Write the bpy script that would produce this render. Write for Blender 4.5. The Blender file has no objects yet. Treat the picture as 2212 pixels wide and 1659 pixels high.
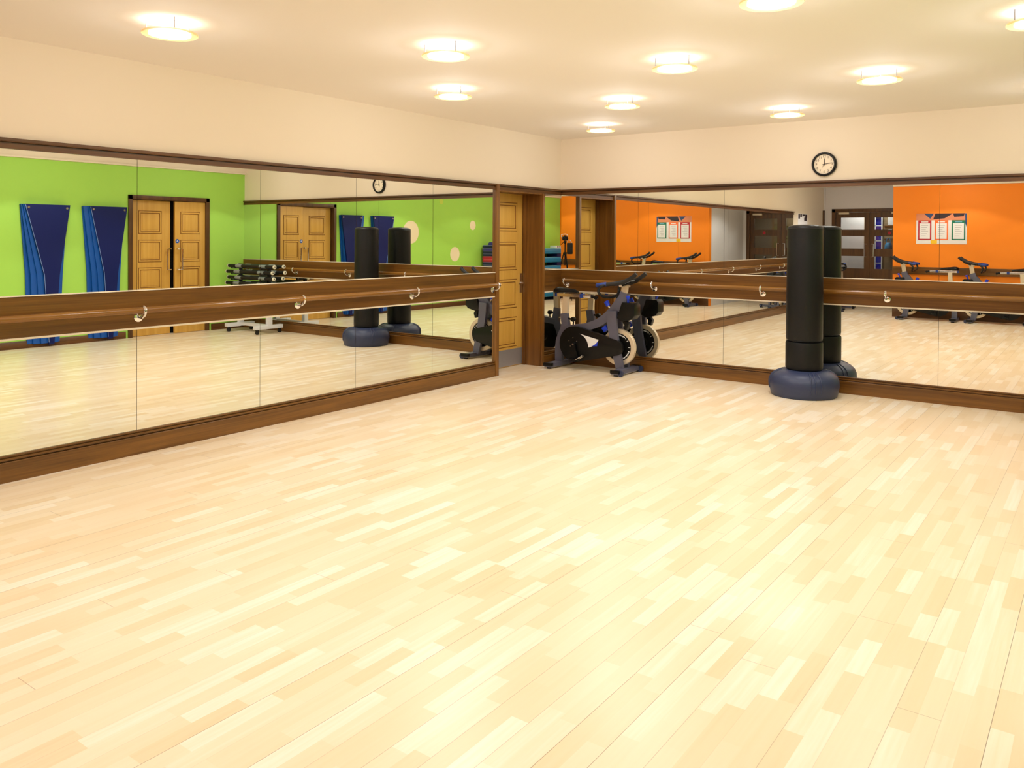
import bpy, bmesh, math, random
from mathutils import Vector, Matrix
random.seed(7)
S = bpy.context.scene
COL = S.collection
PI = math.pi
W, L = 6.285, 9.15            # room width and length; mirror walls at x=0 and y=0
ZC, ZT, ZTB = 2.7115, 2.10, 2.035
ZB0, ZB1, ZS = 0.876, 1.129, 0.164

# ------------------------------------------------------------------ mesh helper
class MB:
    def __init__(s):
        s.bm = bmesh.new(); s.mi = 0
    def face(s, vs):
        try:
            f = s.bm.faces.new(vs); f.material_index = s.mi; return f
        except ValueError:
            return None
    def verts(s, pts):
        return [s.bm.verts.new(p) for p in pts]
    def box(s, a, b, bev=0.0, rot=None, about=None):
        x0, y0, z0 = [min(p, q) for p, q in zip(a, b)]
        x1, y1, z1 = [max(p, q) for p, q in zip(a, b)]
        v = s.verts([(x0,y0,z0),(x1,y0,z0),(x1,y1,z0),(x0,y1,z0),(x0,y0,z1),(x1,y0,z1),(x1,y1,z1),(x0,y1,z1)])
        fs = [s.face([v[i] for i in q]) for q in ((3,2,1,0),(4,5,6,7),(0,1,5,4),(1,2,6,5),(2,3,7,6),(3,0,4,7))]
        if bev > 0:
            bev = min(bev, 0.45*min(x1-x0, y1-y0, z1-z0))
            r = bmesh.ops.bevel(s.bm, geom=list({e for f in fs for e in f.edges}), offset=bev, segments=2, affect='EDGES', profile=0.7)
            for f in r['faces']: f.material_index = s.mi
            v = list({w for f in r['faces'] for w in f.verts} | {w for w in v if w.is_valid})
        if rot is not None:
            bmesh.ops.rotate(s.bm, cent=about or ((x0+x1)/2,(y0+y1)/2,(z0+z1)/2), matrix=rot, verts=[w for w in v if w.is_valid])
        return s
    def ring(s, c, ax, r, n, up=None, ry=None):
        ax = Vector(ax).normalized()
        u = Vector(up) if up else (Vector((0,0,1)) if abs(ax.z) < 0.9 else Vector((1,0,0)))
        e1 = (u - ax*u.dot(ax)).normalized(); e2 = ax.cross(e1)
        ry = r if ry is None else ry
        return s.verts([Vector(c) + e1*(r*math.cos(2*PI*i/n)) + e2*(ry*math.sin(2*PI*i/n)) for i in range(n)])
    def bridge(s, a, b):
        n = len(a)
        for i in range(n): s.face([a[i], a[(i+1)%n], b[(i+1)%n], b[i]])
    def cyl(s, p, q, r, r2=None, n=20, caps=True):
        p, q = Vector(p), Vector(q); ax = q-p
        A = s.ring(p, ax, r, n); B = s.ring(q, ax, r if r2 is None else r2, n)
        s.bridge(A, B)
        if caps: s.face(A[::-1]); s.face(B)
        return s
    def tube(s, pts, r, n=12, caps=True, rs=None):
        pts = [Vector(p) for p in pts]; prev = None; up = None
        for i, p in enumerate(pts):
            d = (pts[min(i+1, len(pts)-1)] - pts[max(i-1, 0)]).normalized()
            if up is None: up = Vector((0,0,1)) if abs(d.z) < 0.9 else Vector((1,0,0))
            up = (up - d*up.dot(d)).normalized()
            R = s.ring(p, d, rs[i] if rs else r, n, up=up)
            if prev: s.bridge(prev, R)
            elif caps: s.face(R[::-1])
            prev = R
        if caps: s.face(prev)
        return s
    def lathe(s, prof, c=(0,0,0), axis='z', n=48, a0=0, a1=2*PI):
        rows = []; full = abs(a1-a0-2*PI) < 1e-6
        m = n if full else n+1
        for i in range(m):
            a = a0+(a1-a0)*i/n; ca, sa = math.cos(a), math.sin(a); row = []
            for r, h in prof:
                p = {'z': (r*ca, r*sa, h), 'y': (r*ca, h, r*sa), 'x': (h, r*ca, r*sa)}[axis]
                row.append(s.bm.verts.new(Vector(p)+Vector(c)))
            rows.append(row)
        for i in range(m if full else m-1):
            A, B = rows[i], rows[(i+1)%m]
            for j in range(len(prof)-1):
                if axis == 'y': s.face([A[j], A[j+1], B[j+1], B[j]])
                else: s.face([A[j], B[j], B[j+1], A[j+1]])
        return s
    def prism(s, poly, t0, t1, plane='xz', bev=0.0):
        # polygon in a plane, extruded along the third axis
        def P(a, b, t): return {'xz': (a, t, b), 'xy': (a, b, t), 'yz': (t, a, b)}[plane]
        A = s.verts([P(a, b, t0) for a, b in poly]); B = s.verts([P(a, b, t1) for a, b in poly])
        fs = [s.face(A), s.face(B[::-1])]
        n = len(poly)
        for i in range(n): fs.append(s.face([A[i], B[i], B[(i+1)%n], A[(i+1)%n]]))
        if bev > 0:
            es = list({e for f in fs[:2] if f for e in f.edges})
            r = bmesh.ops.bevel(s.bm, geom=es, offset=bev, segments=2, affect='EDGES', profile=0.7, clamp_overlap=True)
            for f in r['faces']: f.material_index = s.mi
        return s
    def strip(s, pts, hw, t0, t1, plane='xz', bev=0.0):
        # a bar that follows a polyline in a plane with half-widths hw, extruded between t0 and t1
        pts = [Vector(p) for p in pts]
        if not hasattr(hw, '__len__'): hw = [hw]*len(pts)
        lft, rgt = [], []
        for i, p in enumerate(pts):
            d = (pts[min(i+1, len(pts)-1)]-pts[max(i-1, 0)]).normalized(); nn = Vector((-d.y, d.x))
            lft.append(p+nn*hw[i]); rgt.append(p-nn*hw[i])
        return s.prism([(q.x, q.y) for q in lft+rgt[::-1]], t0, t1, plane, bev)
    def build(s, name, mats, parent=None, smooth=35, loc=None):
        bmesh.ops.recalc_face_normals(s.bm, faces=s.bm.faces[:])
        me = bpy.data.meshes.new(name); s.bm.to_mesh(me); s.bm.free()
        for m in (mats if isinstance(mats, (list, tuple)) else [mats]): me.materials.append(m)
        if smooth:
            for p in me.polygons: p.use_smooth = True
            me.set_sharp_from_angle(angle=math.radians(smooth))
        o = bpy.data.objects.new(name, me); COL.objects.link(o)
        if parent: o.parent = parent
        if loc: o.location = loc
        return o

def smoothpath(pts, k=6):
    pts = [Vector(p) for p in pts]; out = []
    for i in range(len(pts)-1):
        p0, p1, p2, p3 = pts[max(i-1,0)], pts[i], pts[i+1], pts[min(i+2, len(pts)-1)]
        for j in range(k):
            t = j/k
            out.append(0.5*((2*p1)+(p2-p0)*t+(2*p0-5*p1+4*p2-p3)*t*t+(3*p1-p0-3*p2+p3)*t**3))
    out.append(pts[-1]); return out

def tag(o, label=None, cat=None, group=None, kind=None):
    for k, v in (('label', label), ('category', cat), ('group', group), ('kind', kind)):
        if v: o[k] = v
    return o
def thing(name, label, cat, loc=(0,0,0), rz=0, group=None):
    o = bpy.data.objects.new(name, None); COL.objects.link(o); o.empty_display_size = 0.1
    o.location = loc; o.rotation_euler = (0,0,rz)
    return tag(o, label, cat, group)
def struct(name, mb, mats, label=None, cat=None, parent=None, smooth=35):
    o = mb.build(name, mats, parent, smooth)
    if not parent: tag(o, label, cat, None, 'structure')
    return o
def sempty(name, label, cat, loc=(0,0,0)):
    return tag(thing(name, label, cat, loc), kind='structure')
def dup(root, loc, rz, label, group=None):
    r = root.copy(); COL.objects.link(r); r.location = loc; r.rotation_euler = (0,0,rz)
    r['label'] = label
    if group: r['group'] = group
    for ch in list(root.children):
        if ch.type == 'LIGHT': continue
        c = ch.copy(); COL.objects.link(c); c.parent = r
        for g in list(ch.children):
            d = g.copy(); COL.objects.link(d); d.parent = c
    return r

# ------------------------------------------------------------------ materials
def lin(c):
    return tuple(((v/255)/12.92 if v/255 <= 0.04045 else ((v/255+0.055)/1.055)**2.4) for v in c)+(1,)
def mat(name, rgb, rough=0.5, metal=0.0, spec=0.5, bump=0.0, bscale=60, var=0.0, emis=0, coat=0):
    m = bpy.data.materials.new(name); m.use_nodes = True; nt = m.node_tree; b = nt.nodes['Principled BSDF']
    b.inputs['Base Color'].default_value = lin(rgb); b.inputs['Roughness'].default_value = rough
    b.inputs['Metallic'].default_value = metal; b.inputs['Specular IOR Level'].default_value = spec
    b.inputs['Coat Weight'].default_value = coat
    if emis:
        b.inputs['Emission Color'].default_value = lin(rgb); b.inputs['Emission Strength'].default_value = emis
    if bump or var:
        tc = nt.nodes.new('ShaderNodeTexCoord'); nz = nt.nodes.new('ShaderNodeTexNoise')
        nz.inputs['Scale'].default_value = bscale; nz.inputs['Detail'].default_value = 4
        nt.links.new(tc.outputs['Object'], nz.inputs['Vector'])
        if bump:
            bp = nt.nodes.new('ShaderNodeBump'); bp.inputs['Strength'].default_value = bump; bp.inputs['Distance'].default_value = 0.01
            nt.links.new(nz.outputs['Fac'], bp.inputs['Height']); nt.links.new(bp.outputs['Normal'], b.inputs['Normal'])
        if var:
            mx = nt.nodes.new('ShaderNodeMix'); mx.data_type = 'RGBA'
            c = lin(rgb); mx.inputs['A'].default_value = tuple(v*(1-var) for v in c[:3])+(1,)
            mx.inputs['B'].default_value = tuple(min(1, v*(1+var)) for v in c[:3])+(1,)
            nt.links.new(nz.outputs['Fac'], mx.inputs['Factor']); nt.links.new(mx.outputs['Result'], b.inputs['Base Color'])
    return m
def wood(name, dark, light, axis='y', rough=0.35, scale=1.0, contrast=0.5):
    m = bpy.data.materials.new(name); m.use_nodes = True; nt = m.node_tree; N = nt.nodes; K = nt.links
    b = N['Principled BSDF']; b.inputs['Roughness'].default_value = rough
    tc = N.new('ShaderNodeTexCoord'); mp = N.new('ShaderNodeMapping')
    k = {'x': (0.7, 14, 14), 'y': (14, 0.7, 14), 'z': (14, 14, 0.7)}[axis]
    mp.inputs['Scale'].default_value = [v*scale for v in k]
    K.new(tc.outputs['Object'], mp.inputs['Vector'])
    n1 = N.new('ShaderNodeTexNoise'); n1.inputs['Scale'].default_value = 1.0; n1.inputs['Detail'].default_value = 5
    n1.inputs['Roughness'].default_value = 0.6; n1.inputs['Distortion'].default_value = 0.6
    K.new(mp.outputs['Vector'], n1.inputs['Vector'])
    mp2 = N.new('ShaderNodeMapping'); mp2.inputs['Scale'].default_value = [v*scale*(9 if v > 1 else 3) for v in k]
    K.new(tc.outputs['Object'], mp2.inputs['Vector'])
    n2 = N.new('ShaderNodeTexNoise'); n2.inputs['Scale'].default_value = 1.0; n2.inputs['Detail'].default_value = 3
    K.new(mp2.outputs['Vector'], n2.inputs['Vector'])
    ad = N.new('ShaderNodeMath'); ad.operation = 'MULTIPLY_ADD'; ad.inputs[1].default_value = 0.4; 
    K.new(n2.outputs['Fac'], ad.inputs[0]); K.new(n1.outputs['Fac'], ad.inputs[2])
    mr = N.new('ShaderNodeMapRange'); mr.inputs['From Min'].default_value = 0.7-contrast*0.5; mr.inputs['From Max'].default_value = 0.7+contrast*0.5
    K.new(ad.outputs[0], mr.inputs['Value'])
    mx = N.new('ShaderNodeMix'); mx.data_type = 'RGBA'; mx.inputs['A'].default_value = lin(dark); mx.inputs['B'].default_value = lin(light)
    K.new(mr.outputs['Result'], mx.inputs['Factor']); K.new(mx.outputs['Result'], b.inputs['Base Color'])
    bp = N.new('ShaderNodeBump'); bp.inputs['Strength'].default_value = 0.06; bp.inputs['Distance'].default_value = 0.004
    K.new(n2.outputs['Fac'], bp.inputs['Height']); K.new(bp.outputs['Normal'], b.inputs['Normal'])
    return m
def floor_material():
    m = bpy.data.materials.new('maple_strip_floor'); m.use_nodes = True; nt = m.node_tree; N = nt.nodes; K = nt.links
    b = N['Principled BSDF']
    tc = N.new('ShaderNodeTexCoord'); sp = N.new('ShaderNodeSeparateXYZ'); K.new(tc.outputs['Object'], sp.inputs[0])
    def M(op, a, c=None, d=None):
        n = N.new('ShaderNodeMath'); n.operation = op
        for i, v in enumerate((a, c, d)):
            if v is None: continue
            if isinstance(v, (int, float)): n.inputs[i].default_value = v
            else: K.new(v, n.inputs[i])
        return n.outputs[0]
    def WN(a, c=None):
        cb = N.new('ShaderNodeCombineXYZ'); K.new(a, cb.inputs[0])
        if c is not None: K.new(c, cb.inputs[1])
        w = N.new('ShaderNodeTexWhiteNoise'); w.noise_dimensions = '2D'; K.new(cb.outputs[0], w.inputs['Vector']); return w.outputs['Value']
    x, y = sp.outputs[0], sp.outputs[1]
    row = M('FLOOR', M('DIVIDE', x, 0.0645)); rr = WN(row)
    u = M('ADD', M('DIVIDE', y, M('ADD', M('MULTIPLY', rr, 0.22), 0.30)), M('MULTIPLY', rr, 37.0))
    jit = M('MULTIPLY', M('SINE', M('MULTIPLY', u, 2.1)), 0.22)
    colm = M('FLOOR', M('ADD', u, jit)); tone = WN(row, colm)
    prow = M('FLOOR', M('DIVIDE', x, 0.129)); pr = WN(prow)
    pf = M('FRACT', M('DIVIDE', x, 0.129)); edge = M('LESS_THAN', M('MINIMUM', pf, M('SUBTRACT', 1.0, pf)), 0.0075)
    seam = M('MULTIPLY', edge, M('ADD', 0.10, M('MULTIPLY', M('POWER', WN(M('FLOOR', M('ADD', M('DIVIDE', x, 0.129), 0.5))), 2.0), 0.75)))
    pu = M('FRACT', M('ADD', M('DIVIDE', y, 3.7), M('MULTIPLY', pr, 11.3)))
    seam = M('MAXIMUM', seam, M('MULTIPLY', M('LESS_THAN', pu, 0.0007), 0.45))
    # grain
    mp = N.new('ShaderNodeMapping'); mp.inputs['Scale'].default_value = (55, 2.2, 1); K.new(tc.outputs['Object'], mp.inputs['Vector'])
    nz = N.new('ShaderNodeTexNoise'); nz.inputs['Scale'].default_value = 1; nz.inputs['Detail'].default_value = 4; K.new(mp.outputs[0], nz.inputs['Vector'])
    big = N.new('ShaderNodeTexNoise'); big.inputs['Scale'].default_value = 0.5; K.new(tc.outputs['Object'], big.inputs['Vector'])
    t = M('ADD', M('ADD', M('MULTIPLY', tone, 0.62), M('MULTIPLY', nz.outputs['Fac'], 0.34)), M('MULTIPLY', big.outputs['Fac'], 0.2))
    cr = N.new('ShaderNodeValToRGB'); e = cr.color_ramp
    e.elements[0].position = 0.05; e.elements[0].color = lin((222, 192, 148))
    e.elements[1].position = 1.0; e.elements[1].color = lin((248, 240, 226))
    a = e.elements.new(0.3); a.color = lin((233, 210, 174)); a = e.elements.new(0.75); a.color = lin((240, 222, 194))
    K.new(t, cr.inputs[0])
    mx = N.new('ShaderNodeMix'); mx.data_type = 'RGBA'; mx.inputs['B'].default_value = lin((120, 88, 60))
    K.new(cr.outputs[0], mx.inputs['A']); K.new(seam, mx.inputs['Factor']); K.new(mx.outputs['Result'], b.inputs['Base Color'])
    rg = M('ADD', 0.27, M('MULTIPLY', nz.outputs['Fac'], 0.12)); K.new(rg, b.inputs['Roughness'])
    b.inputs['Specular IOR Level'].default_value = 0.4
    return m
def glass_material():
    m = bpy.data.materials.new('clear_glass'); m.use_nodes = True; nt = m.node_tree; N = nt.nodes; K = nt.links
    N.remove(N['Principled BSDF']); out = N['Material Output']
    tr = N.new('ShaderNodeBsdfTransparent'); tr.inputs[0].default_value = (0.95,0.97,0.96,1)
    gl = N.new('ShaderNodeBsdfGlossy'); gl.inputs['Roughness'].default_value = 0.02
    fr = N.new('ShaderNodeFresnel'); fr.inputs['IOR'].default_value = 1.45; mx = N.new('ShaderNodeMixShader')
    K.new(fr.outputs[0], mx.inputs[0]); K.new(tr.outputs[0], mx.inputs[1]); K.new(gl.outputs[0], mx.inputs[2]); K.new(mx.outputs[0], out.inputs[0])
    return m

M_floor = floor_material()
M_wall = mat('cream_wall_paint', (241, 228, 210), 0.75, bump=0.03, bscale=180)
M_ceil = mat('cream_ceiling_paint', (243, 236, 229), 0.85, bump=0.02, bscale=120)
M_green = mat('lime_green_paint', (170, 226, 92), 0.6, bump=0.02, bscale=180)
M_orange = mat('orange_paint', (255, 140, 10), 0.6, bump=0.02, bscale=180)
M_grey = mat('pale_grey_paint', (226, 223, 226), 0.7, bump=0.02, bscale=180)
M_oakY = wood('oak_along_wall', (78, 47, 15), (132, 88, 34), 'y', 0.3)
M_oakX = wood('oak_along_front', (78, 47, 15), (134, 89, 34), 'x', 0.3)
M_oakZ = wood('oak_upright', (88, 54, 20), (146, 98, 42), 'z', 0.32)
M_darkY = wood('dark_oak_along_wall', (62, 36, 14), (112, 72, 32), 'y', 0.35)
M_darkX = wood('dark_oak_along_front', (62, 36, 14), (112, 72, 32), 'x', 0.35)
M_darkZ = wood('dark_oak_upright', (64, 40, 18), (108, 72, 34), 'z', 0.35)
M_honey = wood('honey_oak_door', (198, 148, 60), (228, 182, 92), 'z', 0.32, contrast=0.8)
M_grooveshade = mat('painted_groove_shadow', (132, 84, 28), 0.6)  # dark colour paints the groove shade around the door panels
M_barY = wood('barre_ash', (112, 72, 26), (150, 104, 44), 'y', 0.18)
M_barX = wood('barre_ash_front', (112, 72, 26), (150, 104, 44), 'x', 0.18)
M_mirror = mat('mirror_silver', (240, 242, 236), 0.0, metal=1.0)
M_mback = mat('mirror_edge', (70, 58, 40), 0.6)
M_edging = mat('pale_edging', (236, 224, 205), 0.35, spec=0.5)  # pale strips along the top and bottom of the barre board
M_chrome = mat('chrome', (235, 235, 238), 0.08, metal=1.0)
M_steel = mat('brushed_steel', (168, 166, 172), 0.42, metal=0.55, bump=0.02, bscale=300)
M_black = mat('black_vinyl', (9, 11, 15), 0.45, spec=0.35, bump=0.12, bscale=28)
M_slate = mat('slate_base_plastic', (46, 55, 86), 0.42, bump=0.05, bscale=60)
M_rubber = mat('black_rubber', (18, 18, 20), 0.55)
M_frame = mat('bike_frame_grey', (98, 99, 118), 0.38, metal=0.25, bump=0.02, bscale=200)
M_bplast = mat('bike_black_plastic', (10, 11, 12), 0.34, spec=0.3)
M_blue = mat('bright_blue_plastic', (20, 62, 214), 0.35)
M_dblue = mat('deep_blue_pad', (30, 60, 140), 0.45)
M_white = mat('white_print', (240, 240, 242), 0.5)
M_ivory = mat('ivory_alloy', (226, 210, 184), 0.32, metal=0.35)
M_alu = mat('polished_alloy', (214, 214, 218), 0.2, metal=0.95)
M_navy = mat('navy_mat_vinyl', (3, 22, 92), 0.5, spec=0.3, bump=0.05, bscale=30)
M_mid = mat('blue_mat_vinyl', (6, 84, 176), 0.4, bump=0.05, bscale=30)
M_piping = mat('pale_blue_piping', (120, 150, 214), 0.45)
M_teal = mat('teal_step_plastic', (10, 122, 170), 0.4)
M_tealtop = mat('pale_teal_top', (110, 178, 206), 0.5)
M_purple = mat('violet_step_plastic', (74, 62, 168), 0.4)
M_navystep = mat('navy_step_plastic', (24, 26, 84), 0.4)
M_lilac = mat('lilac_step_rim', (130, 124, 190), 0.45)
M_red = mat('red_step_plastic', (196, 28, 66), 0.4)
M_pink = mat('pink_step_rim', (255, 110, 140), 0.45)
M_rackwhite = mat('white_rack_enamel', (228, 230, 236), 0.3)
M_cap = mat('ivory_cap', (232, 228, 206), 0.5)
M_band = mat('grey_band', (138, 148, 146), 0.5)
M_face = mat('clock_face', (250, 236, 214), 0.5)
M_ink = mat('clock_ink', (92, 68, 40), 0.6)
M_hand = mat('clock_hand', (34, 22, 14), 0.5)
M_cream = mat('cream_disc_paint', (248, 232, 200), 0.6)
M_yg = mat('yellow_green_disc_paint', (206, 222, 90), 0.6)
M_glass = glass_material()
M_winblue = mat('dusk_blue_pane', (22, 28, 130), 0.12, emis=0.25)
M_paper = mat('paper', (244, 242, 246), 0.6)
M_line = mat('printed_grey', (150, 152, 160), 0.6)
M_pred = mat('poster_red', (190, 20, 44), 0.5)
M_porange = mat('poster_orange', (255, 116, 50), 0.5)
M_pgreen = mat('poster_green', (0, 118, 88), 0.5)
M_pyellow = mat('poster_yellow', (255, 205, 40), 0.5)
M_pdark = mat('poster_dark', (44, 26, 36), 0.5)
M_pblue = mat('poster_blue', (40, 70, 120), 0.5)
M_pskin = mat('poster_tan', (226, 140, 100), 0.5)
M_signblue = mat('sign_blue', (10, 90, 190), 0.4)
M_dark = mat('dark_gap', (14, 12, 10), 0.8)
M_carpet = mat('corridor_carpet', (120, 92, 70), 0.9, bump=0.2, bscale=300)
M_redwhite = mat('red_riser_plastic', (206, 40, 60), 0.45)
M_pale = mat('pale_blue_strap', (170, 196, 236), 0.55)
M_ringm = bpy.data.materials.new('frosted_ring_glass'); M_ringm.use_nodes = True
_n = M_ringm.node_tree; _b = _n.nodes['Principled BSDF']; _b.inputs['Base Color'].default_value = lin((240, 205, 140)); _b.inputs['Roughness'].default_value = 0.4
_t = _n.nodes.new('ShaderNodeBsdfTransparent'); _x = _n.nodes.new('ShaderNodeMixShader'); _x.inputs[0].default_value = 0.55
_n.links.new(_t.outputs[0], _x.inputs[1]); _n.links.new(_b.outputs[0], _x.inputs[2]); _n.links.new(_x.outputs[0], _n.nodes['Material Output'].inputs[0])
def emitter(name, rgb, strength):
    m = bpy.data.materials.new(name); m.use_nodes = True; nt = m.node_tree
    nt.nodes.remove(nt.nodes['Principled BSDF']); e = nt.nodes.new('ShaderNodeEmission')
    e.inputs[0].default_value = lin(rgb); e.inputs[1].default_value = strength
    nt.links.new(e.outputs[0], nt.nodes['Material Output'].inputs[0]); return m
M_disc = emitter('lamp_disc', (255, 246, 232), 9.0)
M_up = emitter('lamp_uplight', (255, 248, 236), 10.0)

# ------------------------------------------------------------------ room shell
T = 0.3
struct('floor', MB().box((-0.6, -11.93, -0.1), (W+0.3, 0.3, 0.0)), M_floor, 'pale maple strip floor of the studio', 'floor')
struct('ceiling', MB().box((-0.6, -12.2, ZC), (W+0.3, 0.3, ZC+0.1)), M_ceil, 'cream plastered studio ceiling with round lamps', 'ceiling')
DY0, DY1, DZ = -1.30, -0.43, 2.05          # doorway in the left wall
m = MB(); m.box((-T, -11.9, 0), (0, DY0, ZC)).box((-T, DY1, 0), (0, 0, ZC)).box((-T, DY0, DZ), (0, DY1, ZC))
struct('wall_left', m, M_wall, 'cream left wall above the mirrors and beside the wooden door', 'wall')
struct('wall_front', MB().box((-T, 0, 0), (W+T, T, ZC)), M_wall, 'cream wall with the clock above the mirrors', 'wall')
RY0, RY1, RZ = -1.985, -0.70, 2.085        # double door in the green wall
m = MB(); m.box((W, -L-0.15, 0), (W+0.15, RY0, ZC)).box((W, RY1, 0), (W+0.15, 0, ZC)).box((W, RY0, RZ), (W+0.15, RY1, ZC))
m.mi = 1; m.box((W+0.15, RY0-0.1, 0), (W+0.2, RY1+0.1, RZ+0.1))
struct('wall_right', m, [M_green, M_dark], 'lime green wall with the double door and hanging mats', 'wall')
m = MB(); m.box((W-0.05, -L, 2.55), (W, 0, ZC)).box((W-0.07, -L, 2.535), (W, 0, 2.56), bev=0.008)
struct('trim_1', m, M_wall, 'cream cornice band above the green wall', 'trim')
XE = 1.93
struct('wall_back', MB().box((XE, -L-0.15, 0), (W, -L, ZC)), M_orange, 'orange wall behind the exercise bikes', 'wall')
struct('trim_2', MB().box((XE, -L, 2.58), (W-0.07, -L+0.05, ZC)).box((XE, -L, 2.565), (W-0.07, -L+0.07, 2.59), bev=0.008), M_wall, 'cream cornice band above the orange wall', 'trim')
YD = -11.3
struct('wall_recess_right', MB().box((XE, YD, 0), (XE+0.12, -L-0.15, ZC)), M_grey, 'grey side wall of the entrance recess beside the orange wall', 'wall')
GX0, GX1, GZ = 0.22, 1.82, 2.19            # glazed entrance doors
m = MB(); m.box((0, YD-0.12, 0), (GX0, YD, ZC)).box((GX1, YD-0.12, 0), (XE+0.12, YD, ZC)).box((GX0, YD-0.12, GZ), (GX1, YD, ZC))
struct('wall_recess_back', m, M_grey, 'grey wall around the glazed entrance doors', 'wall')
# corridor beyond the glazed doors
YC = -13.0
struct('floor_corridor', MB().box((-1.6, YC-0.2, -0.1), (3.4, YD-0.13, -0.002)), M_carpet, 'brown corridor floor beyond the glazed doors', 'floor')
struct('ceiling_corridor', MB().box((-1.6, YC-0.2, ZC-0.1), (3.4, YD-0.4, ZC)), M_ceil, 'corridor ceiling beyond the glazed doors', 'ceiling')
m = MB(); m.box((-1.6, YC-0.2, 0), (0.50, YC, ZC)); m.box((-1.7, YC-0.2, 0), (-1.6, YD-0.1, ZC)).box((-1.7, YD-0.14, 0), (-0.3, YD-0.12, ZC))
struct('wall_corridor_left', m, M_grey, 'pale corridor wall seen through the glazed doors', 'wall')
m = MB(); m.box((0.50, YC-0.2, 0), (0.57, YC, ZC)).box((0.93, YC-0.2, 0), (3.4, YC, ZC)).box((0.57, YC-0.2, 0), (0.93, YC, 0.72)).box((0.57, YC-0.2, 2.12), (0.93, YC, ZC))
m.box((3.3, YC-0.2, 0), (3.4, YD-0.1, ZC)).box((XE+0.12, YD-0.14, 0), (3.4, YD-0.12, ZC))
struct('wall_corridor_right', m, mat('olive_brown_paint', (150, 128, 98), 0.7), 'brownish corridor wall around the dusk-blue window', 'wall')
w = sempty('window_1', 'tall narrow dusk-blue window with white bars beyond the glazed doors', 'window', (0.75, YC, 0.72))
m = MB(); m.box((-0.18,-0.02,0), (-0.15,0.03,1.4)).box((0.15,-0.02,0), (0.18,0.03,1.4)).box((-0.18,-0.02,0), (0.18,0.03,0.035)).box((-0.18,-0.02,1.365), (0.18,0.03,1.4))
m.build('window_frame', M_rackwhite, w)
m = MB(); m.box((0.0,-0.01,0.03), (0.022,0.012,1.37))
for zz in (0.22, 0.44, 0.76, 1.13): m.box((-0.15,-0.01,zz), (0.15,0.012,zz+0.022))
m.build('glazing_bar', M_rackwhite, w)
MB().box((-0.15,-0.06,0.03), (0.15,-0.05,1.37)).build('pane', M_winblue, w)

# ------------------------------------------------------------------ profiles along the walls
def wallprof(mb, prof, wall, a, b):
    # prof: closed polygon of (distance from wall, z); wall 'A' (x=0), 'B' (y=0), 'D' (x=W), 'C' (y=-L)
    def P(d, z, s):
        return {'A': (d, s, z), 'B': (s, -d, z), 'D': (W-d, s, z), 'C': (s, -L+d, z)}[wall]
    A = mb.verts([P(d, z, a) for d, z in prof]); B = mb.verts([P(d, z, b) for d, z in prof]); n = len(prof)
    for i in range(n): mb.face([A[i], A[(i+1)%n], B[(i+1)%n], B[i]])
    mb.face(A); mb.face(B[::-1])
    return mb
TRIM = [(0, 2.035), (0.022, 2.035), (0.022, 2.066), (0.006, 2.067), (0.006, 2.076), (0.026, 2.077), (0.032, 2.084), (0.032, 2.095), (0.026, 2.10), (0, 2.10)]
SK = [(0, 0), (0.030, 0), (0.030, 0.121), (0.027, 0.124), (0.012, 0.125), (0.012, 0.132), (0.026, 0.133), (0.027, 0.136), (0.026, 0.146), (0.011, 0.147), (0.011, 0.153), (0.021, 0.154), (0.021, 0.161), (0.018, 0.164), (0, 0.164)]
BO = [(0, ZB0), (0.018, ZB0), (0.022, ZB0+0.004), (0.022, ZB1-0.004), (0.018, ZB1), (0, ZB1)]
AEND = -9.05
m = MB(); wallprof(m, TRIM, 'A', AEND, 0); struct('trim_3', m, M_darkY, 'dark oak rail along the top of the left mirrors', 'trim')
m = MB(); wallprof(m, TRIM, 'B', 0.0, W); struct('trim_4', m, M_darkX, 'dark oak rail along the top of the mirrors under the clock', 'trim')
m = MB(); wallprof(m, SK, 'A', AEND, DY0-0.0); wallprof(m, SK, 'A', DY1, -0.0)
struct('baseboard_left', m, M_oakY, 'moulded oak skirting under the left mirrors', 'skirting')
m = MB(); wallprof(m, SK, 'B', 0.0, W); struct('baseboard_front', m, M_oakX, 'moulded oak skirting under the mirrors by the punch bag', 'skirting')
SK2 = [(0,0),(0.022,0),(0.022,0.085),(0.012,0.10),(0,0.10)]
m = MB(); wallprof(m, SK2, 'D', -L, RY0-0.07); wallprof(m, SK2, 'D', RY1+0.07, -0.03); struct('baseboard_right', m, M_darkY, 'dark skirting along the green wall', 'skirting')
SK3 = [(0,0),(0.022,0),(0.022,0.17),(0.012,0.19),(0,0.19)]
m = MB(); wallprof(m, SK3, 'C', XE, W-0.022); struct('baseboard_back', m, M_darkX, 'dark skirting along the orange wall', 'skirting')
m = MB(); m.box((XE, -L, 0.85), (W, -L+0.022, 0.99), bev=0.003); struct('trim_5', m, M_oakX, 'oak board across the orange wall behind the bikes', 'trim')
m = MB(); wallprof(m, BO, 'A', AEND, DY0); wallprof(m, BO, 'A', DY1, 0); struct('trim_6', m, M_oakY, 'wide oak board across the left mirrors behind the barre', 'trim')
m = MB(); wallprof(m, BO, 'B', 0.022, W); struct('trim_7', m, M_oakX, 'wide oak board across the mirrors behind the bag', 'trim')
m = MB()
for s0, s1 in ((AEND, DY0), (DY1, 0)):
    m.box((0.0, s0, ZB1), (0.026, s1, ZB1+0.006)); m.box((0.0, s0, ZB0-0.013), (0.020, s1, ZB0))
struct('trim_8', m, M_edging, 'pale strip edging the oak board on the left mirrors', 'trim')
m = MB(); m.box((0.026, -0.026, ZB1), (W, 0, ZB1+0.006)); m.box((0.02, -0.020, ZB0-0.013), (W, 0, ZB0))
struct('trim_9', m, M_edging, 'pale strip edging the oak board under the clock', 'trim')

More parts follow.
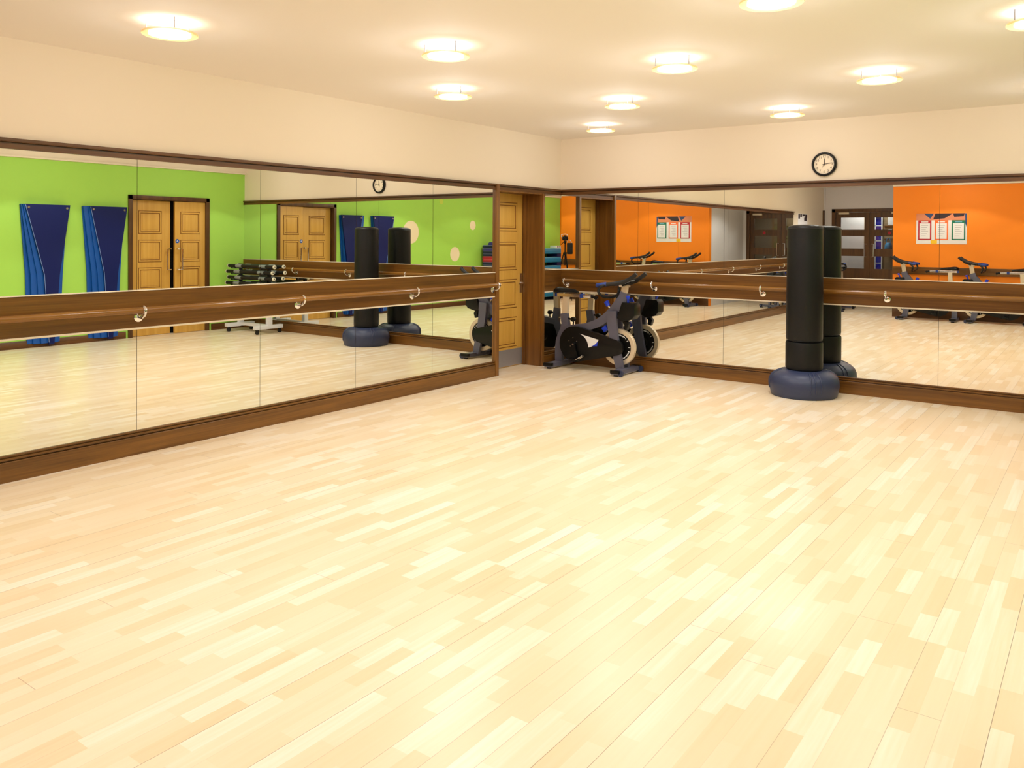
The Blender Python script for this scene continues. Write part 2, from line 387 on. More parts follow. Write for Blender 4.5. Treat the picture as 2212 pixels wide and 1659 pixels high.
# ------------------------------------------------------------------ mirrors
MZ0, MZ1 = 0.158, 2.042
ORD = ['first','second','third','fourth','fifth','sixth','seventh','eighth','ninth','tenth','eleventh','twelfth','thirteenth','fourteenth','fifteenth','sixteenth','seventeenth','eighteenth','nineteenth','twentieth','twenty-first','twenty-second']
def mirror(wall, a, b, label, yaw=0.0, tilt=0.0, group=None):
    # yaw/tilt: the small hang error of a panel, in radians, on its front face
    g = 0.0015; m = MB(); th = 0.008
    def P(d, s, z): return (d, s, z) if wall == 'A' else (s, -d, z)
    c = (a+b)/2; zc = (MZ0+MZ1)/2
    fr = [(s, z) for s, z in ((a+g, MZ0), (b-g, MZ0), (b-g, MZ1), (a+g, MZ1))]
    F = m.verts([P(th + yaw*(s-c) + tilt*(z-zc), s, z) for s, z in fr]); Bk = m.verts([P(0.002, s, z) for s, z in fr])
    m.mi = 0; m.face(F); m.mi = 1
    for i in range(4): m.face([F[i], F[(i+1)%4], Bk[(i+1)%4], Bk[i]])
    bk = [(a, MZ0), (b, MZ0), (b, MZ1), (a, MZ1)]; q = m.verts([P(0.002, s, z) for s, z in bk]); m.face(q)
    o = m.build('mirror_panel', [M_mirror, M_mback], None, smooth=0)
    return tag(o, label, 'mirror', group)
AJ = [-1.345, -2.352, -3.375, -4.393, -5.412, -6.43, -7.45, -8.47, AEND]
YAWA = [0]*8; TILA = [0]*8
for i in range(8):
    mirror('A', AJ[i+1], AJ[i], 'tall mirror panel on the left wall, %s panel from the wooden door' % ORD[i], YAWA[i], TILA[i], 'mirror panels of the left wall')
mirror('A', DY1+0.03, 0.0, 'narrow mirror strip between the wooden door and the room corner', yaw=0.0138)
BJ = [0.008, 1.054, 2.083, 3.130, 4.156, 5.19, W]
YAWB = [0]*6; TILB = [0]*6
for i in range(6):
    mirror('B', BJ[i], BJ[i+1], 'tall mirror panel on the clock wall, %s panel from the room corner' % ORD[i], YAWB[i], TILB[i], 'mirror panels of the clock wall')

# ------------------------------------------------------------------ door in the left wall
d = sempty('door_1', 'honey oak panelled door set back between the left mirrors', 'door', (0, 0, 0))
m = MB()
m.box((-0.262, DY1-0.0, 0), (0.0, DY1+0.0005, DZ)); m.box((-0.262, DY1-0.022, 0), (0.006, DY1, DZ), bev=0.003)
m.box((-0.262, DY0, 0), (0.006, DY0+0.022, DZ), bev=0.003); m.box((-0.262, DY0, DZ-0.022), (0.006, DY1, DZ))
m.box((0, DY1-0.01, 0), (0.034, DY1+0.034, ZTB), bev=0.006); m.box((0, DY0-0.045, 0), (0.036, DY0+0.012, ZT-0.004), bev=0.006)
m.box((0, DY0, DZ-0.03), (0.02, DY1, ZTB+0.001))
m.box((-0.235, DY1-0.034, 0), (-0.2, DY1-0.02, DZ-0.02)).box((-0.235, DY0+0.02, 0), (-0.2, DY0+0.034, DZ-0.02))
m.build('door_frame', M_oakZ, d)
LX = -0.25
def panelled(lf, ya, yb, x, sgn, rows, stile, z1, thick=0.04, mat_=M_honey):
    # a leaf in a plane x with raised panels framed by mouldings and strips of painted groove shade; sgn: +1 faces +x
    m = MB(); m.box((x, ya, 0.004), (x-sgn*thick, yb, z1), bev=0.003)
    leaf = m.build('leaf', mat_, lf)
    for z0, zz in rows:
        a, b = ya+stile, yb-stile
        g = MB(); t = 0.022
        for (p, q) in (((a, z0), (b, z0+t)), ((a, zz-t), (b, zz)), ((a, z0+t), (a+t, zz-t)), ((b-t, z0+t), (b, zz-t))):
            g.mi = 0; g.box((x-sgn*0.002, p[0], p[1]), (x+sgn*0.009, q[0], q[1]), bev=0.004)
        g.mi = 1
        u = 0.010
        for (p, q) in (((a-u, z0-u), (b+u, z0)), ((a-u, zz), (b+u, zz+u)), ((a-u, z0), (a, zz)), ((b, z0), (b+u, zz)), ((a+t, z0+t), (b-t, z0+t+u)), ((a+t, zz-t-u), (b-t, zz-t)), ((a+t, z0+t), (a+t+u, zz-t)), ((b-t-u, z0+t), (b-t, zz-t))):
            g.box((x-sgn*0.002, p[0], p[1]), (x+sgn*0.0012, q[0], q[1]))
        g.mi = 0
        g.box((x-sgn*0.002, a+t+0.03, z0+t+0.03), (x+sgn*0.005, b-t-0.03, zz-t-0.03), bev=0.004)
        g.build('door_panel', [mat_, M_grooveshade], leaf)
    return leaf
lf = panelled(d, DY0+0.025, DY1-0.024, LX, 1, [(0.241, 0.572), (0.697, 1.017), (1.141, 1.455), (1.596, 1.915)], 0.122, DZ-0.024)
tag(MB().box((LX, DY0+0.03, 0.012), (LX+0.003, DY1-0.03, 0.205)).build('kick_plate', M_steel, d), 'brushed steel kick plate')
m = MB(); m.box((LX, DY1-0.085, 0.86), (LX+0.008, DY1-0.043, 1.09), bev=0.003)
m.cyl((LX, DY1-0.064, 0.975), (LX+0.055, DY1-0.064, 0.975), 0.011); m.tube([(LX+0.05, DY1-0.06, 0.975), (LX+0.055, DY1-0.10, 0.974), (LX+0.05, DY1-0.17, 0.972)], 0.0095)
tag(m.build('door_handle', M_chrome, d), 'chrome lever handle')

# ------------------------------------------------------------------ double door in the green wall
d = sempty('door_2', 'honey oak double door with dark frame in the green wall', 'door', (0, 0, 0))
m = MB()
m.box((W-0.022, RY0-0.03, 0), (W+0.02, RY0+0.035, RZ+0.03), bev=0.005).box((W-0.022, RY1-0.035, 0), (W+0.02, RY1+0.03, RZ+0.03), bev=0.005).box((W-0.022, RY0-0.03, RZ-0.035), (W+0.02, RY1+0.03, RZ+0.03), bev=0.005)
m.box((W, RY0, 0), (W+0.14, RY0+0.02, RZ)).box((W, RY1-0.02, 0), (W+0.14, RY1, RZ)).box((W, RY0, RZ-0.02), (W+0.14, RY1, RZ))
m.build('door_frame', M_darkZ, d)
rows = [(0.24, 0.55), (0.70, 1.02), (1.12, 1.44), (1.55, 1.88)]
l1 = panelled(d, RY0+0.03, -1.298, W+0.075, -1, rows, 0.15, 2.045)
l2 = panelled(d, -1.255, RY1-0.03, W+0.012, -1, rows, 0.10, 2.045)
for o, yy, xx in ((l1, -1.375, W+0.075), (l2, -1.165, W+0.012)):
    s_ = 1 if o is l1 else -1
    m = MB(); m.tube([(xx, yy+0.06*s_, 1.31), (xx-0.055, yy+0.06*s_, 1.31), (xx-0.06, yy+0.05*s_, 1.31), (xx-0.06, yy, 1.31), (xx-0.06, yy, 0.99), (xx-0.06, yy+0.05*s_, 0.99), (xx-0.055, yy+0.06*s_, 0.99), (xx, yy+0.06*s_, 0.99)], 0.0125, n=10)
    tag(m.build('pull_handle', M_chrome, o), 'chrome pull handle')
m = MB(); m.cyl((W+0.013, -1.215, 1.43), (W+0.009, -1.215, 1.43), 0.032, n=28); m.mi = 1
m.box((W+0.0075, -1.225, 1.435), (W+0.009, -1.205, 1.442)).box((W+0.0075, -1.23, 1.422), (W+0.009, -1.2, 1.428))
tag(m.build('door_sign', [M_signblue, M_white], l2), 'round blue door sign')

# ------------------------------------------------------------------ glazed entrance doors
d = sempty('door_3', 'dark oak glazed entrance double doors in the grey recess', 'door', (0, 0, 0))
m = MB(); fw = 0.05
m.box((GX0-0.03, YD-0.12, 0), (GX0+fw, YD+0.02, GZ+0.03), bev=0.004).box((GX1-fw, YD-0.12, 0), (GX1+0.03, YD+0.02, GZ+0.03), bev=0.004).box((GX0-0.03, YD-0.12, GZ-fw), (GX1+0.03, YD+0.02, GZ+0.03), bev=0.004)
m.build('door_frame', M_darkZ, d)
xm = 1.0
for a, b, s_ in ((GX0+fw+0.004, xm-0.003, 1), (xm+0.003, GX1-fw-0.004, -1)):
    m = MB(); y0, y1 = YD-0.075, YD-0.03; st = 0.10
    rws = [(0.86, 1.143), (1.313, 1.598), (1.746, 2.02)]
    m.box((a, y0, 0.005), (a+st, y1, GZ-fw-0.003)).box((b-st, y0, 0.005), (b, y1, GZ-fw-0.003))
    for z0, z1 in ((0.005, rws[0][0]), (rws[0][1], rws[1][0]), (rws[1][1], rws[2][0]), (rws[2][1], GZ-fw-0.003)):
        m.box((a+st, y0, z0), (b-st, y1, z1))
    lf = m.build('leaf', M_darkZ, d)
    for z0, z1 in rws:
        MB().box((a+st-0.005, YD-0.055, z0-0.005), (b-st+0.005, YD-0.05, z1+0.005)).build('pane', M_glass, lf)
    hx = (b-0.05) if s_ == 1 else (a+0.05)
    h2 = hx - s_*0.045
    m = MB(); m.tube([(hx, y1, 1.42), (hx, y1+0.05, 1.42), (h2, y1+0.055, 1.42), (h2, y1+0.055, 1.13), (hx, y1+0.05, 1.13), (hx, y1, 1.13)], 0.009, n=10)
    tag(m.build('pull_handle', M_chrome, lf), 'chrome pull handle')
    cx = a+0.06 if s_ == 1 else b-0.30
    tag(MB().box((cx, y1, 2.095), (cx+0.23, y1+0.05, 2.14), bev=0.006).build('door_closer', M_ivory, lf), 'pale metal door closer')
    if s_ == -1:
        m = MB(); m.cyl((1.42, y1, 1.67), (1.42, y1+0.003, 1.67), 0.035, n=24)
        tag(m.build('door_sign', M_pred, lf), 'small round red sign')


m = MB(); m.box((0, YD+0.0, 0), (0.03, YD+0.075, 2.19), bev=0.004)
struct('trim_10', m, M_darkZ, 'dark upright batten in the corner of the entrance recess', 'trim')

# ------------------------------------------------------------------ barres
def barre(wall, a, b, brs, label, matbar):
    root = thing('ballet_barre', label, 'barre', (0, 0, 0))
    def P(d, s, z): return (d, s, z) if wall == 'A' else (s, -d, z)
    m = MB(); m.cyl(P(0.09, a, 1.0), P(0.09, b, 1.0), 0.0225, n=24)
    m.build('rail', matbar, root)
    for s in brs:
        m = MB()
        # rosette on the board, S-shaped arm, collar round the rail
        for r0, d0, r1, d1 in ((0.034, 0.022, 0.033, 0.027), (0.033, 0.027, 0.026, 0.031)):
            m.cyl(P(d0, s, 0.948), P(d1, s, 0.948), r0, r1, n=24)
        m.tube(smoothpath([P(0.028, s, 0.948), P(0.055, s, 0.944), P(0.082, s, 0.950), P(0.106, s, 0.968), P(0.1165, s, 0.992), P(0.110, s, 1.015), P(0.093, s, 1.0255)], 4), 0.0085, n=10)
        q = 0.011
        A_ = P(0.09, s-q, 1.0); B_ = P(0.09, s+q, 1.0)
        m.cyl(A_, B_, 0.0255, n=24)
        tag(m.build('bracket', M_chrome, root), 'curved chrome bracket')
    if wall == 'A':
        m = MB(); m.cyl(P(0.09, b-0.001, 1.0), P(0.09, b+0.006, 1.0), 0.0235, n=24); tag(m.build('end_cap', M_chrome, root), 'chrome end cap')
    else:
        m = MB(); m.cyl(P(0.09, a-0.006, 1.0), P(0.09, a+0.001, 1.0), 0.0235, n=24); tag(m.build('end_cap', M_chrome, root), 'chrome end cap')
    return root
barre('A', AEND+0.06, -1.365, [-1.39, -2.664, -4.035, -5.41, -6.78, -8.15], 'polished wooden ballet barre on chrome brackets along the left mirrors', M_barY)
barre('B', 0.10, W-0.12, [0.115, 1.278, 2.515, 3.715, 4.92, 6.08], 'polished wooden ballet barre behind the bike and punch bag', M_barX)

# ------------------------------------------------------------------ clock
ck = thing('wall_clock', 'round black-rimmed wall clock above the mirrors', 'clock', (3.119, -0.001, 2.262))
m = MB(); m.lathe([(0.098, -0.004), (0.098, -0.030), (0.103, -0.036), (0.111, -0.036), (0.119, -0.028), (0.121, -0.014), (0.121, 0.0), (0.098, 0.0)], axis='y', n=64); m.build('rim', M_bplast, ck)
def text_mesh(body, size):
    cu = bpy.data.curves.new('t', 'FONT'); cu.body = body; cu.size = size; cu.align_x = 'CENTER'; cu.align_y = 'CENTER'; cu.extrude = 0.0006; cu.resolution_u = 3
    o = bpy.data.objects.new('t', cu); COL.objects.link(o); bpy.context.view_layer.update()
    dg = bpy.context.evaluated_depsgraph_get(); me = bpy.data.meshes.new_from_object(o.evaluated_get(dg))
    bpy.data.objects.remove(o); bpy.data.curves.remove(cu); return me
m = MB(); m.cyl((0, -0.004, 0), (0, -0.014, 0), 0.0985, n=64); bmesh.ops.recalc_face_normals(m.bm, faces=m.bm.faces[:]); bm = m.bm; n0 = len(bm.faces)
for h in range(1, 13):
    me = text_mesh(str(h), 0.033); a = h*PI/6
    me.transform(Matrix.Translation((0.076*math.sin(a), -0.0148, 0.076*math.cos(a))) @ Matrix.Rotation(PI/2, 4, 'X')); bm.from_mesh(me); bpy.data.meshes.remove(me)
bm.faces.ensure_lookup_table()
for f in bm.faces[n0:]: f.material_index = 1
me = bpy.data.meshes.new('face'); bm.to_mesh(me); bm.free(); me.materials.append(M_face); me.materials.append(M_ink)
o = bpy.data.objects.new('face', me); COL.objects.link(o); o.parent = ck
def chand(name, ang, ln, wd, y, mt, back=0.015):
    m = MB(); m.prism([(-wd, -back), (wd, -back), (wd*0.6, ln), (-wd*0.6, ln)], y, y-0.0015, 'xz')
    o = m.build(name, mt, ck); o.rotation_euler = (0, ang, 0); return o
chand('hour_hand', math.radians(5), 0.058, 0.0045, -0.0165, M_hand)
chand('minute_hand', math.radians(82), 0.076, 0.003, -0.0185, M_hand)
chand('second_hand', math.radians(208), 0.036, 0.0016, -0.0205, M_ink, 0.01)
m = MB(); m.cyl((0,-0.014,0), (0,-0.022,0), 0.005); m.build('hub', M_hand, ck)

# ------------------------------------------------------------------ ceiling lights
SPOT = 40.0; FILL = 6.0
rows_ = [(-0.93, [1.09, 3.04, 5.10]), (-2.21, [2.04, 4.10]), (-3.40, [1.15, 3.08, 5.13]), (-4.56, [2.07, 4.12]), (-5.87, [1.16, 3.10, 5.13]), (-7.05, [2.07, 4.12]), (-8.25, [1.16, 3.10, 5.10])]
zr = ZC-0.075
cl0 = None
for ri, (yy, xs) in enumerate(rows_):
    nm = {3: ['nearest the left mirrors', 'in the middle', 'nearest the green wall'], 2: ['on the left-mirror side', 'on the green-wall side']}[len(xs)]
    dim = 0.65 if -8 < yy < -5.5 else (0.85 if yy < -8 else 1.0)       # the rear rows are dimmed
    for xi, xx in enumerate(xs):
        lab = 'round glowing ceiling lamp %s, %s row from the clock wall' % (nm[xi], ORD[ri])
        if cl0 is None:
            cl0 = thing('ceiling_light', lab, 'ceiling light', (xx, yy, zr), 0, 'round ceiling lamps')
            m = MB(); m.lathe([(0.112, 0.0), (0.148, 0.0), (0.150, 0.003), (0.150, 0.009), (0.147, 0.012), (0.112, 0.012), (0.112, 0.0)], n=64); tag(m.build('ring', M_ringm, cl0), 'cream ring')
            m = MB(); m.lathe([(0.0, -0.003), (0.09, -0.002), (0.1125, 0.002), (0.1125, 0.005)], n=64); tag(m.build('diffuser', M_disc, cl0), 'glowing white disc')
            m = MB(); m.lathe([(0.0, 0.014), (0.10, 0.014), (0.112, 0.0125)], n=48); m.build('uplight', M_up, cl0)
            for k in range(3):
                a = PI/2+0.15+k*2*PI/3; m = MB(); m.cyl((0.13*math.cos(a), 0.13*math.sin(a), 0.012), (0.13*math.cos(a), 0.13*math.sin(a), 0.075), 0.0035, n=8); m.build('stud', M_steel, cl0)
            o = cl0
        else:
            o = dup(cl0, (xx, yy, zr), 0, lab)
        ld = bpy.data.lights.new('downlight', 'SPOT'); ld.energy = SPOT*dim; ld.color = (1.0, 0.99, 0.98); ld.shadow_soft_size = 0.10
        ld.spot_size = math.radians(124); ld.spot_blend = 0.06
        lo = bpy.data.objects.new('downlight', ld); COL.objects.link(lo); lo.location = (0, 0, -0.02); lo.parent = o
        ld = bpy.data.lights.new('fill_point', 'POINT'); ld.energy = FILL*dim; ld.color = (1.0, 0.99, 0.98); ld.shadow_soft_size = 0.04  # added point fill below the disc, lifts the ceiling and upper walls
        lo = bpy.data.objects.new('fill_point', ld); COL.objects.link(lo); lo.location = (0, 0, -0.045); lo.parent = o
ld = bpy.data.lights.new('corridor_fill', 'AREA'); ld.energy = 22; ld.size = 0.6; ld.color = (1, 0.95, 0.9)  # added area light with no fixture, keeps the corridor from going dark
lo = bpy.data.objects.new('corridor_fill', ld); COL.objects.link(lo); lo.location = (0.6, -12.7, 2.58)
ld = bpy.data.lights.new('recess_fill', 'SPOT'); ld.energy = 60; ld.shadow_soft_size = 0.1; ld.spot_size = math.radians(130); ld.spot_blend = 0.4; ld.color = (1.0, 0.97, 0.95)  # added spot and unseen fixture to brighten the entrance recess
lr = bpy.data.objects.new('downlight', ld); COL.objects.link(lr)
o = dup(cl0, (0.95, -9.5, zr), 0, 'added round ceiling lamp, out of view at the mouth of the grey entrance recess'); lr.parent = o; lr.location = (0,0,-0.02)

# ------------------------------------------------------------------ punch bag
pb = thing('punch_bag', 'tall black free-standing punch bag on a slate plastic base', 'punch bag', (3.035, -0.337, 0))
m = MB(); m.lathe([(0.0, 0.0), (0.298, 0.0), (0.306, 0.008), (0.316, 0.05), (0.325, 0.10), (0.322, 0.15), (0.305, 0.19), (0.272, 0.222), (0.225, 0.243), (0.19, 0.25), (0.0, 0.25)], n=72)
base = m.build('base', M_slate, pb, 50)
for a in (math.radians(-158), math.radians(-150), math.radians(-62), math.radians(-54), math.radians(-44), math.radians(28), math.radians(37), math.radians(118)):
    pts = [(r*math.cos(a), r*math.sin(a), z) for r, z in ((0.21, 0.2475), (0.25, 0.234), (0.29, 0.207), (0.314, 0.172), (0.3235, 0.14), (0.3235, 0.10), (0.319, 0.065))]
    MB().tube(smoothpath(pts, 3), 0.0065, n=8).build('moulded_rib', M_slate, base)
m = MB(); m.lathe([(0.0, 0.246), (0.150, 0.246), (0.168, 0.256), (0.174, 0.275), (0.174, 0.505), (0.170, 0.520), (0.150, 0.528), (0.0, 0.528)], n=64); m.build('lower_sleeve', M_black, pb)
m = MB(); m.lathe([(0.0, 0.528), (0.150, 0.528), (0.150, 0.534), (0.166, 0.541), (0.171, 0.556), (0.170, 0.95), (0.167, 1.30), (0.1655, 1.615), (0.163, 1.628), (0.152, 1.640), (0.10, 1.652), (0.0, 1.656)], n=64); m.build('bag_body', M_black, pb)
for z in (0.536, 1.618):
    m = MB(); m.lathe([(0.1655, z-0.003), (0.1695, z), (0.1655, z+0.003)], n=64); m.build('piping', M_rubber, pb)

# ------------------------------------------------------------------ exercise bike
def make_bike(label, group):
    t = thing('exercise_bike', label, 'exercise bike', (0,0,0), 0, group)
    def base(u, wheels):
        m = MB(); hw = 0.258
        m.box((u-0.05, -hw, 0.018), (u+0.05, hw, 0.066), bev=0.012); m.mi = 1
        m.box((u-0.056, -hw-0.012, 0.03), (u+0.056, -hw+0.045, 0.07), bev=0.014).box((u-0.056, hw-0.045, 0.03), (u+0.056, hw+0.012, 0.07), bev=0.014)
        b = m.build('stabilizer', [M_frame, M_bplast], t)
        for v in (-hw+0.03, hw-0.03):
            MB().cyl((u, v, 0.0), (u, v, 0.022), 0.026, n=16).build('foot', M_rubber, b)
        m = MB(); m.box((u-0.052, -hw+0.05, 0.0165), (u+0.052, hw-0.05, 0.021)); tag(m.build('edge_strip', M_alu, b), 'bright metal edge strip')
        if wheels:
            for v in (-0.23, 0.23):
                m = MB(); m.cyl((u+0.06, v-0.014, 0.034), (u+0.06, v+0.014, 0.034), 0.034, n=20); m.build('transport_wheel', M_slate, b)
        return b
    base(0.0, False); base(0.88, True)
    # frame
    m = MB()
    m.strip(smoothpath([(0.0, 0.055, 0), (-0.004, 0.20, 0), (0.012, 0.33, 0), (0.075, 0.46, 0), (0.085, 0.50, 0)], 4), [0.052]*13+[0.05]*4, -0.032, 0.032, 'xz', 0.012) if False else None
    rear = [Vector((p.x, p.y)) for p in smoothpath([(0.0, 0.06, 0), (0.0, 0.20, 0), (0.016, 0.32, 0), (0.068, 0.44, 0), (0.088, 0.52, 0)], 4)]
    m.strip(rear, 0.046, -0.03, 0.03, 'xz', 0.012)
    m.strip([(0.095, 0.44), (0.066, 0.63)], [0.05, 0.047], -0.028, 0.028, 'xz', 0.01)
    beam = [Vector((p.x, p.y)) for p in smoothpath([(0.09, 0.455, 0), (0.25, 0.475, 0), (0.42, 0.505, 0), (0.58, 0.575, 0), (0.72, 0.69, 0), (0.83, 0.82, 0)], 5)]
    m.strip(beam, [0.034+0.022*i/(len(beam)-1) for i in range(len(beam))], -0.036, 0.036, 'xz', 0.014)
    m.strip([(0.80, 0.69), (0.868, 0.905)], [0.062, 0.05], -0.04, 0.04, 'xz', 0.014)
    m.build('frame', M_frame, t)
    for s in (-1, 1):
        fk = [Vector((p.x, p.y)) for p in smoothpath([(0.735, 0.70, 0), (0.742, 0.55, 0), (0.765, 0.40, 0), (0.81, 0.20, 0), (0.845, 0.055, 0)], 5)]
        m = MB(); m.strip(fk, [0.06-0.016*i/(len(fk)-1) for i in range(len(fk))], s*0.045, s*0.085, 'xz', 0.012); m.build('fork_blade', M_frame, t)
    # flywheel
    c = (0.795, 0.0, 0.292)
    m = MB(); m.lathe([(0.155, -0.018), (0.158, -0.024), (0.202, -0.024), (0.205, -0.02), (0.205, 0.02), (0.202, 0.024), (0.158, 0.024), (0.155, 0.018)], c, 'y', 72)
    fw = m.build('flywheel', M_ivory, t)
    m = MB(); m.lathe([(0.0, -0.028), (0.05, -0.028), (0.06, -0.014), (0.12, -0.012), (0.157, -0.016), (0.157, 0.016), (0.12, 0.012), (0.06, 0.014), (0.05, 0.028), (0.0, 0.028)], c, 'y', 60); m.mi = 1
    def arc(a0, a1, r0, r1, y):
        n = max(2, int(abs(a1-a0)/5))
        A, B = [], []
        for i in range(n+1):
            a = math.radians(a0+(a1-a0)*i/n)
            A.append(m.bm.verts.new((c[0]+r0*math.cos(a), y, c[2]+r0*math.sin(a)))); B.append(m.bm.verts.new((c[0]+r1*math.cos(a), y, c[2]+r1*math.sin(a))))
        for i in range(n): m.face([A[i], A[i+1], B[i+1], B[i]])
    for y in (-0.0185, 0.0185):
        for k in range(3):
            o_ = 120*k+55
            for j in range(7): arc(o_+j*7.4, o_+j*7.4+5.2, 0.128, 0.143, y)
            arc(o_-9, o_-4, 0.131, 0.139, y)
            arc(o_-22, o_-19.5, 0.122, 0.147, y); arc(o_+66, o_+68.5, 0.122, 0.147, y)
    m.build('wheel_disc', [M_bplast, M_white], fw)
    # drive cover, on the right-hand side of the bike
    def cover(y0, y1, nm, gfx):
        A, B, r0, r1 = Vector((0.265, 0.292)), Vector((0.80, 0.292)), 0.205, 0.085
        al = math.asin((r0-r1)/(B-A).length); poly = []
        for i in range(25):
            a = (PI/2-al)+(2*PI-2*(PI/2-al))*i/24; poly.append((A.x+r0*math.cos(a), A.y+r0*math.sin(a)))
        for i in range(9):
            a = -(PI/2-al)+2*(PI/2-al)*i/8; poly.append((B.x+r1*math.cos(a), B.y+r1*math.sin(a)))
        m = MB(); m.prism(poly, y0, y1, 'xz', 0.01)
        if gfx:
            m.mi = 1
            for k in range(5):
                aa = k*2*PI/5+0.3; m.cyl((0.245+0.055*math.cos(aa), y0, 0.31+0.055*math.sin(aa)), (0.245+0.055*math.cos(aa), y0-0.005, 0.31+0.055*math.sin(aa)), 0.0065, n=8)
        cv = m.build(nm, [M_bplast, M_alu], t)
        if gfx:
            yf = y0-0.0012 if abs(y0) > abs(y1) else y1
            def cur(p, q, bow, n=8):
                p, q = Vector(p), Vector(q); d = q-p; nn = Vector((-d.y, d.x)); return [p+d*(i/n)+nn*bow*4*(i/n)*(1-i/n) for i in range(n)]
            pl = cur((0.335, 0.415), (0.585, 0.365), 0.0)+cur((0.585, 0.365), (0.452, 0.268), 0.10)+cur((0.452, 0.268), (0.335, 0.415), -0.16)
            m = MB(); m.prism([(p.x, p.y) for p in pl], yf, y0, 'xz'); tag(m.build('white_flash', M_white, cv), 'white curved triangle')
            pl = cur((0.575, 0.35), (0.565, 0.292), 0.0)+cur((0.565, 0.292), (0.478, 0.284), 0.0)+cur((0.478, 0.284), (0.575, 0.35), -0.10)
            m = MB(); m.prism([(p.x, p.y) for p in pl], yf, y0, 'xz'); tag(m.build('blue_flash', M_blue, cv), 'blue curved triangle')
        return cv
    cover(-0.098, -0.05, 'drive_cover', True)
    m = MB(); A = (0.265, 0.0, 0.292); m.lathe([(0, 0.05), (0.085, 0.05), (0.09, 0.056), (0.085, 0.075), (0, 0.08)], A, 'y', 40); m.build('side_cover', M_bplast, t)
    # cranks and pedals
    for s, ang in ((-1, -72), (1, 108)):
        a = math.radians(ang); e = Vector((0.265+0.165*math.cos(a), s*0.125, 0.292+0.165*math.sin(a)))
        m = MB(); m.cyl((0.265, s*0.09, 0.292), (0.265, s*0.135, 0.292), 0.026, n=18)
        m.strip([(0.265, 0.292), (e.x, e.z)], [0.019, 0.014], s*0.118, s*0.134, 'xz', 0.004)
        cr = m.build('crank', M_bplast, t)
        m = MB(); m.cyl((e.x, s*0.134, e.z), (e.x, s*0.24, e.z), 0.009, n=10); m.box((e.x-0.045, s*0.145, e.z-0.012), (e.x+0.045, s*0.235, e.z+0.012), bev=0.006)
        pd = m.build('pedal', M_bplast, cr)
        m = MB(); m.tube(smoothpath([(e.x+0.04, s*0.15, e.z), (e.x+0.10, s*0.16, e.z+0.035), (e.x+0.11, s*0.19, e.z+0.05), (e.x+0.10, s*0.22, e.z+0.035), (e.x+0.04, s*0.23, e.z)], 4), 0.005, n=8); m.build('toe_cage', M_alu, pd)
        m = MB()
        m.cyl((0.265, s*0.134, 0.292), (0.265, s*0.138, 0.292), 0.012, n=14)
        tag(m.build('bolt', M_alu, cr), 'bright metal bolt')
    # seat post, slider, saddle
    m = MB(); m.strip([(0.070, 0.50), (0.088, 0.825)], [0.037, 0.037], -0.02, 0.02, 'xz', 0.006); m.build('seat_post', M_ivory, t)
    m = MB(); m.cyl((0.11, 0.0, 0.575), (0.175, 0.0, 0.56), 0.011); m.lathe([(0, -0.026), (0.026, -0.024), (0.03, 0), (0.026, 0.024), (0, 0.026)], (0.185, 0, 0.565), 'y', 16); m.tube([(0.18, 0, 0.56), (0.19, 0, 0.53), (0.185, 0.0, 0.505)], 0.009, n=8); m.build('adjuster_knob', M_bplast, t)
    m = MB(); m.box((-0.03, -0.022, 0.825), (0.43, 0.022, 0.862), bev=0.006); sl = m.build('saddle_slider', M_alu, t)
    MB().box((0.285, -0.025, 0.82), (0.33, 0.025, 0.868), bev=0.006).build('slider_clamp', M_dblue, sl)
    MB().box((-0.06, -0.024, 0.822), (-0.028, 0.024, 0.866), bev=0.008).build('end_cap', M_dblue, sl)
    m = MB(); m.cyl((0.43, 0, 0.842), (0.47, 0, 0.838), 0.018, n=14); m.lathe([(0, -0.02), (0.02, -0.018), (0.024, 0), (0.02, 0.018), (0, 0.02)], (0.485, 0, 0.832), 'y', 14); m.build('slider_knob', M_bplast, sl)
    m = MB(); secs = [(-0.055, 0.066, 0.897, 0.026), (-0.03, 0.082, 0.905, 0.034), (0.02, 0.078, 0.908, 0.034), (0.08, 0.056, 0.904, 0.028), (0.15, 0.032, 0.902, 0.022), (0.215, 0.023, 0.898, 0.019), (0.25, 0.016, 0.888, 0.012)]
    prev = None
    for u, hw, z, th in secs:
        n = 16; R = []
        for i in range(n):
            a = 2*PI*i/n; ca, sa = math.cos(a), math.sin(a)
            R.append(m.bm.verts.new((u, hw*ca, z + (th*0.9*sa if sa > 0 else th*1.1*sa*(1 if abs(ca) < .8 else .8)) - 0.012*abs(ca)**2)))
        if prev: m.bridge(prev, R)
        else: m.face(R[::-1])
        prev = R
    m.face(prev); sd = m.build('saddle', M_bplast, t, 60)
    m = MB(); m.prism([(-0.06, 0.872), (-0.05, 0.90), (0.06, 0.90), (0.075, 0.885), (0.0, 0.87)], -0.05, 0.05, 'xz', 0.012); m.build('saddle_pad', M_dblue, sd)
    m = MB(); m.cyl((0.06, 0, 0.862), (0.06, 0, 0.885), 0.022, n=14); m.tube([(0.0, -0.02, 0.885), (0.12, -0.018, 0.88), (0.2, -0.012, 0.89)], 0.004, n=8).tube([(0.0, 0.02, 0.885), (0.12, 0.018, 0.88), (0.2, 0.012, 0.89)], 0.004, n=8); m.build('saddle_rail', M_alu, sd)
    # handlebar
    m = MB(); m.strip([(0.838, 0.80), (0.866, 0.975)], [0.036, 0.036], -0.02, 0.02, 'xz', 0.006); m.box((0.80, -0.03, 0.966), (0.915, 0.03, 0.992), bev=0.006); m.build('handlebar_post', M_ivory, t)
    m = MB(); r = 0.016
